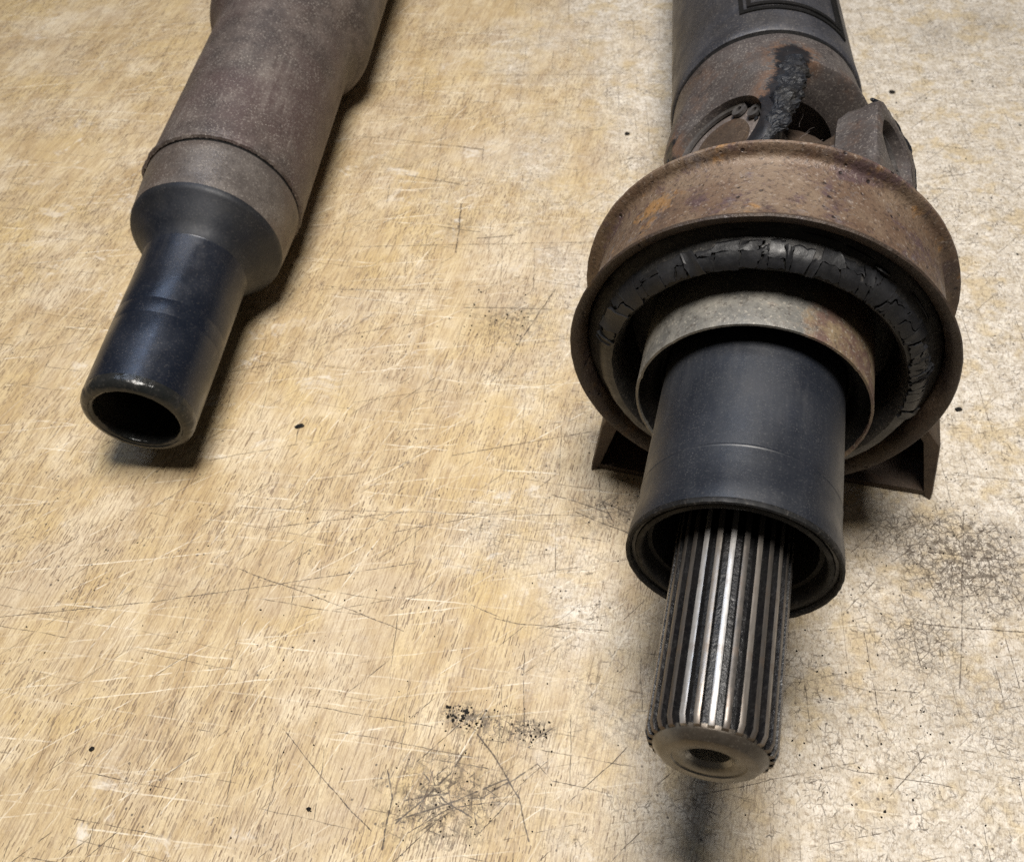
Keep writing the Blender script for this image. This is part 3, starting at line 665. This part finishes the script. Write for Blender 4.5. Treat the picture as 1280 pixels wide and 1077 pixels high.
    def wr(t, a): return 0.0004*nz(math.cos(a)*2.2, math.sin(a)*2.2, t*60+7)+0.00013*nz(math.cos(a)*24, math.sin(a)*24, t*200)
    FR = frame(oR+dR*z, dR)
    br = link('bearing_ring', lathe(ring, 256, closed=True, wob=wr), M_RUST, root, FR)
    link('ring_back', lathe([(BL-z+0.0012, 0.0630), (BL-z+0.0012, 0.034)], 96), M_RUSTD, br, FR)
    # rubber bushing: groove, cracked crest, deep inner trough
    rub = [(-0.010, 0.0626), (-0.0055, 0.0622)]+fil(-0.0045, 0.0616, -0.0030, 0.0598, -0.0008, 0.0578, 5)+fil(0.0012, 0.0573, 0.0052, 0.0562, 0.0064, 0.0532, 6)+fil(0.0068, 0.0512, 0.0058, 0.0496, 0.002, 0.0490, 6)
    rub += [(-0.008, 0.0482), (-0.016, 0.0468), (-0.018, 0.0440), (-0.019, 0.0385)]
    def wu(t, a): return 0.0004*nz(math.cos(a)*12, math.sin(a)*12, t*260)
    rb = link('rubber_bushing', lathe(rub, 200, wob=wu), M_RUB, root, FR)
    # the skin of the crest has broken into plates
    def crest(u):                                  # u 0 outer edge .. 1 inner edge -> (t, r)
        pr = fil(-0.0012, 0.0583, 0.0062, 0.0576, 0.0070, 0.0512, 20); f = u*20; k = min(int(f), 19)
        a, b = pr[k], pr[k+1]; return (a[0]+(b[0]-a[0])*(f-k), a[1]+(b[1]-a[1])*(f-k))
    rnd = random.Random(11)
    def plate(a0, a1, u0, u1, lift, sk0, sk1):
        bm = bmesh.new(); nu, nv = 5, 5; top = []; bot = []
        for i in range(nu+1):
            for j in range(nv+1):
                f, g = i/nu, j/nv
                uu = u0+(u1-u0)*g
                a = a0+(a1-a0)*f+(sk0*(1-f)+sk1*f)*(g-0.5)+0.011*nz(f*3+a0*9, g*4, a0*5)
                uu += 0.10*nz(f*4+a0*7, g*3, 2.2)
                t, r = crest(min(1.0, max(0, uu)))
                curl = lift*((2*f-1)**2*0.5+(1-g)**2*0.8)+0.00014*nz(f*5, g*5, a0*20)
                tt, rr2 = t+0.0003+curl*0.5, r+curl*0.85
                top.append(bm.verts.new((rr2*math.cos(a), rr2*math.sin(a), tt+0.0006)))
                bot.append(bm.verts.new(((r-0.0005)*math.cos(a), (r-0.0005)*math.sin(a), t-0.0006)))
        ix = lambda i, j: i*(nv+1)+j
        for i in range(nu):
            for j in range(nv):
                q = (ix(i, j), ix(i+1, j), ix(i+1, j+1), ix(i, j+1))
                bm.faces.new([top[k] for k in q]); 
        edge = [ix(i, 0) for i in range(nu+1)]+[ix(nu, j) for j in range(1, nv+1)]+[ix(i, nv) for i in range(nu-1, -1, -1)]+[ix(0, j) for j in range(nv-1, 0, -1)]
        for k in range(len(edge)):
            e, g = edge[k], edge[(k+1) % len(edge)]; bm.faces.new((top[e], top[g], bot[g], bot[e]))
        for v in [v for v in bot if not v.link_faces]: bm.verts.remove(v)
        link('rubber_plate', bm, M_FLAKE, rb, FR, 30)
    a = math.radians(-8); sk = 0.0
    while a < math.radians(172):
        deg = math.degrees(a)
        wdt = math.radians(rnd.choice((2.2, 3.0, 4.0, 5.2, 7.0, 8.5))*rnd.uniform(.85, 1.15))
        if deg < 30 or deg > 165: wdt *= 0.65
        gap = math.radians(rnd.uniform(0.12, 0.4))
        sk1 = rnd.uniform(-0.075, 0.075)
        lift = rnd.choice((0, .0002, .0005, .0011))
        u0 = rnd.uniform(0.0, 0.3); u1 = rnd.uniform(0.86, 1.0)
        if rnd.random() < 0.5:
            um = rnd.uniform(0.35, 0.6)
            plate(a, a+wdt, u0, um-0.015, lift, sk*0.5, sk1*0.5); plate(a, a+wdt, um+0.015, u1, lift*0.5, sk*0.5, sk1*0.5)
        elif rnd.random() < 0.8: plate(a, a+wdt, u0, u1, lift, sk, sk1)
        else: plate(a, a+wdt, 0.45, u1, lift, sk*0.5, sk1*0.5)
        a += wdt+gap; sk = sk1
    # peeled slivers at the outer edge of the rubber
    for (ang, wd, r, t, lf) in ((80, 12, 0.0596, -0.0030, 0.0007), (67, 10, 0.0594, -0.0026, 0.0011), (58, 6, 0.0588, -0.0016, 0.0016), (38, 12, 0.0594, -0.0022, 0.0009), (90, 6, 0.0630, -0.0030, 0.0012), (105, 7, 0.0592, -0.003, 0.0006)):
        bm = bmesh.new(); n = 10; A = []
        for i in range(n+1):
            f = i/n; aa = math.radians(ang-wd/2+wd*f); e = math.sin(PI*f)
            A.append([bm.verts.new(((r+x)*math.cos(aa), (r+x)*math.sin(aa), t+y)) for (x, y) in ((0, -.0006), (lf*e*0.5, 0.0005+lf*e), (lf*e*0.5+0.0003, 0.0002+lf*e), (0.0005, -.0008))])
        for p, q in zip(A[:-1], A[1:]):
            for k in range(4): bm.faces.new((p[k], p[(k+1) % 4], q[(k+1) % 4], q[k]))
        link('rubber_sliver', bm, M_FLAKE, rb, FR, 30)
    # ---- collar (dust shield) and what it hides
    FC = frame(oR+dR*CO, dR)
    def wc(t, a):
        chip = max(0, nz(math.cos(a)*14+3, math.sin(a)*14, 1))*max(0, nz(math.cos(a)*3, math.sin(a)*3, 5)+0.1)
        return -0.0012*chip*max(0, 1+t/0.002) if t > -0.002 else 0
    col = [(-0.042, 0.0385), (-0.034, 0.0405), (-0.012, 0.0404), (-0.004, 0.0403), (-0.0008, 0.0404), (0, 0.0402), (0.0001, 0.0394), (-0.0006, 0.0392), (-0.02, 0.0390), (-0.021, 0.032)]
    link('collar', lathe(col, 220, wob=wc), M_COLL, root, FC)
    link('seal', lathe([(-0.012, 0.03925), (-0.0012, 0.03915), (-0.0030, 0.0385), (-0.0050, 0.0360), (-0.0065, 0.0345), (-0.0125, 0.0330), (-0.013, 0.0322), (-0.02, 0.031)], 128), M_SLVE, root, FC)  # black filler added in place of the shadow inside the collar
    # ---- sleeve
    FS = frame(oR+dR*SE, dR)
    sl = [(-0.088, 0.0308), (-0.066, 0.0313), (-0.040, 0.0316), (-0.0226, 0.0317), (-0.0223, 0.0317), (-0.0221, 0.03184), (-0.0218, 0.03184), (-0.0216, 0.03173), (-0.0213, 0.03173), (-0.016, 0.0318)]
    sl += fil(-0.0150, 0.03185, -0.011, 0.0321, -0.0070, 0.0328, 6)+[(-0.004, 0.0330), (-0.0014, 0.0330), (-0.0014, 0.0300)]
    s_o = link('sleeve', lathe(sl, 180), M_SLV, root, FS)
    li = [(-0.0014, 0.03295), (-0.0006, 0.0331), (0.0003, 0.0329), (0.0006, 0.0323), (0.0002, 0.0316), (-0.0016, 0.0312), (-0.0019, 0.0305), (-0.0008, 0.0300), (-0.0005, 0.0292)]+fil(-0.0006, 0.0284, -0.001, 0.0277, -0.0035, 0.0275, 4)+[(-0.006, 0.0270), (-0.0062, 0.0256), (-0.022, 0.0250), (-0.030, 0.0245), (-0.031, 0.012)]
    link('sleeve_lip', lathe(li, 200, wob=lambda t, a: 0.00018*nz(math.cos(a)*16, math.sin(a)*16, t*300)), M_SLVE, s_o, FS)
    # ---- splined end: core, teeth, end face
    FP = frame(oR+dR*SP, dR)
    r_tip, r_root, NT = 0.0180, 0.0157, 28
    core = link('splined_shaft', lathe([(-0.085, r_root), (-0.04, r_root), (0.001, r_root), (0.0018, r_root-0.0002)], 104), M_GREASE, root, FP)
    L0 = -0.080
    off = math.radians(96.5)
    meshes = []
    for k in range(3):
        bm = bmesh.new(); sec = []
        wr_, wt = 0.00108, 0.00082
        ts = [L0]+[L0+(0.079)*i/8 for i in range(1, 8)]+[-0.0006]
        for i, t in enumerate(ts):
            row = []
            for (y, r) in ((-wr_, r_root-0.0006), (-wt, r_tip-0.00013), (-wt*0.5, r_tip-0.00003), (wt*0.5, r_tip-0.00003), (wt, r_tip-0.00013), (wr_, r_root-0.0006)):
                row.append(bm.verts.new((math.sqrt(r*r-y*y), y+0.00006*nz(t*220, k*5, y*900), t)))
            sec.append(row)
        # 45 degree chamfer at the end
        row = [bm.verts.new((math.sqrt(r*r-y*y), y, t)) for (y, r, t) in ((-wr_, r_root-0.0006, 0.0020), (-wt, r_tip-0.0011, 0.0016), (-wt*.86, r_tip-0.0010, 0.0016), (wt*.86, r_tip-0.0010, 0.0016), (wt, r_tip-0.0011, 0.0016), (wr_, r_root-0.0006, 0.0020))]
        sec.append(row)
        for A, B in zip(sec[:-1], sec[1:]):
            for q in range(5):
                fc = bm.faces.new((A[q], A[q+1], B[q+1], B[q])); fc.material_index = 1 if q in (0, 4) else 0
        bm.faces.new(sec[-1]); bm.faces.new(sec[0][::-1])
        bmesh.ops.recalc_face_normals(bm, faces=bm.faces)
        me = bpy.data.meshes.new('spline_tooth'); bm.to_mesh(me); bm.free()
        me.shade_smooth(); me.set_sharp_from_angle(angle=math.radians(40)); me.materials.append(M_TEETH[k]); me.materials.append(M_GREASE); meshes.append(me)
    rk = random.Random(4)
    for i in range(NT):
        ang = off+2*PI*i/NT
        k = {0: 1, 1: 2, 2: 1, 27: 0, 26: 2, 3: 0}.get(i, rk.choice((0, 0, 2)))
        o = bpy.data.objects.new('spline_tooth', meshes[k]); C.objects.link(o)
        setm(o, core, FP @ Matrix.Rotation(ang, 4, 'Z'))
    face = [(0.0008, 0.0158), (0.0020, 0.0157), (0.0026, 0.0153), (0.0044, 0.0136), (0.0047, 0.0130), (0.0047, 0.0102), (0.0043, 0.0099), (0.0042, 0.0076), (0.0034, 0.0066)]
    link('end_face', lathe(face, 120, wob=lambda t, a: 0.0001*nz(math.cos(a)*9, math.sin(a)*9, t*500)), M_FACE, core, FP)
    hole = [(0.0034, 0.0066), (0.0022, 0.0056), (-0.002, 0.0053), (-0.007, 0.0052), (-0.0085, 0.0050), (-0.0115, 0.0001)]
    link('centre_hole', lathe(hole, 64), M_HOLE, core, FP, 20)
    # ---- bracket feet under the ring
    mid = oR+dR*(BL+0.024)
    up = Vector((0, 0, 1)); ax = Vector((dR.x, dR.y, 0)).normalized(); lat = Vector((0, 0, 1)).cross(ax).normalized()
    c0 = Vector((mid.x, mid.y, 0))
    FB = Matrix((lat, up, ax)).transposed().to_4x4(); FB.translation = c0       # local x right, y up, z towards the viewer
    for sg in (-1, 1):
        bm = bmesh.new(); th = 0.0028
        zf = -0.0105 if sg > 0 else 0.006; zb = zf-0.034
        # side wall: leans inwards going up
        prof = [(0.089, 0.0), (0.0888, 0.004), (0.0862, 0.018), (0.0835, 0.032), (0.072, 0.045), (0.062, 0.053)] if sg > 0 else [(0.0585, 0.0), (0.0584, 0.004), (0.0570, 0.016), (0.0556, 0.028), (0.0520, 0.040), (0.048, 0.050)]
        rows = []
        for i, (x, y) in enumerate(prof):
            f = min(1, i/3); zz = zf-0.006*y/0.05; tk = 0.0022+0.0045*f
            rows.append([bm.verts.new((sg*xx, y, q)) for (xx, q) in ((x, zb), (x, zz-0.0008), (x-0.0005, zz), (x-tk, zz-0.001), (x-tk, zz-0.0035), (x-0.0022, zz-0.0035), (x-0.0022, zb))])
        for A, B in zip(rows[:-1], rows[1:]):
            for k in range(7): bm.faces.new((A[k], A[(k+1) % 7], B[(k+1) % 7], B[k]))
        bm.faces.new(rows[0][::-1]); bm.faces.new(rows[-1])
        ft = link('bracket_foot', bm, M_RUSTD, root, FB, 50)
        # base flange of the foot
        bm = bmesh.new(); x0, x1 = 0.020, prof[0][0]-0.0005
        v = [bm.verts.new((sg*x, y, q)) for (x, y, q) in ((x0, 0.0004, zb), (x1, 0.0004, zb), (x1, 0.0004, zf-0.002), (x0, 0.0004, zf-0.001), (x0, 0.0034, zb), (x1, 0.0034, zb), (x1, 0.0034, zf-0.002), (x0, 0.0034, zf-0.001))]
        for f in ((0, 1, 2, 3), (7, 6, 5, 4), (0, 4, 5, 1), (1, 5, 6, 2), (2, 6, 7, 3), (3, 7, 4, 0)): bm.faces.new([v[i] for i in f])
        link('foot_plate', bm, M_RUSTD, ft, FB)
        bm = bmesh.new(); x1 = prof[0][0]-th
        pts = [(0.012, 0.003), (x1, 0.003)]+[(x-th, y) for (x, y) in prof[1:]]+[(0.012, 0.054)]
        vv = [[bm.verts.new((sg*x, y, q)) for (x, y) in pts] for q in (zb+0.001, zb+0.0035)]
        bm.faces.new(vv[0][::-1]); bm.faces.new(vv[1])
        for i in range(len(pts)):
            j = (i+1) % len(pts); bm.faces.new((vv[0][i], vv[0][j], vv[1][j], vv[1][i]))
        link('foot_web', bm, M_RUSTD, ft, FB)
right_shaft()

# ---------------------------------------------------------------- crumbs and grit on the bench
def pebble(r, seed, flat=0.55, lon=1.0):
    bm = bmesh.new(); bmesh.ops.create_icosphere(bm, subdivisions=2, radius=r)
    for v in bm.verts:
        k = 1+0.45*nz(v.co.x/r*1.3+seed, v.co.y/r*1.3, v.co.z/r*1.3)
        v.co = Vector((v.co.x*k*lon, v.co.y*k, v.co.z*k*flat))
    return bm
for i, (px, py, r, lon, rot, lab) in enumerate((
        (375, 533, 0.0011, 2.2, 0.25, 'small black chip on bare wood right of the hollow tube end'),
        (1198, 512, 0.0012, 1.5, 0.2, 'dark crumb on the pale bench right of the rusty bearing ring'),
        (1115, 116, 0.0016, 1.2, 0.0, 'dark crumb on the bench right of the shaft tube near its yoke'),
        (784, 168, 0.0014, 1.2, 0.0, 'dark round crumb on the bench left of the yoke'),
        (386, 1011, 0.0008, 1.1, 0.0, 'tiny dark crumb on scratched wood near the front edge of view'),
        (115, 936, 0.0009, 1.1, 0.5, 'tiny black crumb at the lower left on bare wood'))):
    g = gnd(px, py); bm = pebble(r, i*3.1, 0.5, lon)
    o = link('crumb', bm, M_CHIP, None, Matrix.Translation((g.x, g.y, r*0.4)) @ Matrix.Rotation(rot, 4, 'Z'))
    o['label'] = lab; o['category'] = 'crumb'; o['group'] = 'dark crumbs scattered on the bench'
bm = bmesh.new(); rg = random.Random(5)
def grit(cx, cy, sx, sy, n, r0, r1):
    for _ in range(n):
        g = gnd(rg.gauss(cx, sx), rg.gauss(cy, sy)); r = rg.uniform(r0, r1)
        m = Matrix.Translation((g.x, g.y, r*0.35)) @ Matrix.Rotation(rg.uniform(0, 6), 4, 'Z') @ Matrix.Diagonal((rg.uniform(.7, 1.6), 1, rg.uniform(.4, .8), 1))
        for v in bmesh.ops.create_icosphere(bm, subdivisions=1, radius=r, matrix=m)['verts']:
            c = m.translation; v.co = c+(v.co-c)*rg.uniform(.6, 1.25)
grit(570, 889, 9, 5, 24, .0002, .0008); grit(590, 902, 18, 8, 36, .0001, .0006); grit(662, 914, 16, 7, 30, .0001, .0006); grit(620, 905, 40, 18, 50, .00012, .0003)
grit(625, 400, 30, 20, 40, .0002, .0006); grit(1160, 700, 50, 60, 60, .0002, .0004); grit(1100, 900, 80, 80, 60, .0002, .0005); grit(560, 1000, 60, 40, 50, .00015, .0004)
grit(640, 500, 300, 280, 200, .00015, .00045); grit(200, 850, 120, 120, 40, .00015, .0004); grit(1200, 250, 60, 140, 30, .0003, .0007); grit(780, 620, 30, 30, 30, .0002, .0005)
for v in bm.verts: v.co += Vector((nz(v.co.x*3000, v.co.y*3000, 1), nz(v.co.x*3000, v.co.y*3000, 5), 0))*0.0001
o = link('grit', bm, M_CHIP); o['kind'] = 'stuff'; o['label'] = 'fine black grit strewn over the bench'; o['category'] = 'grit'
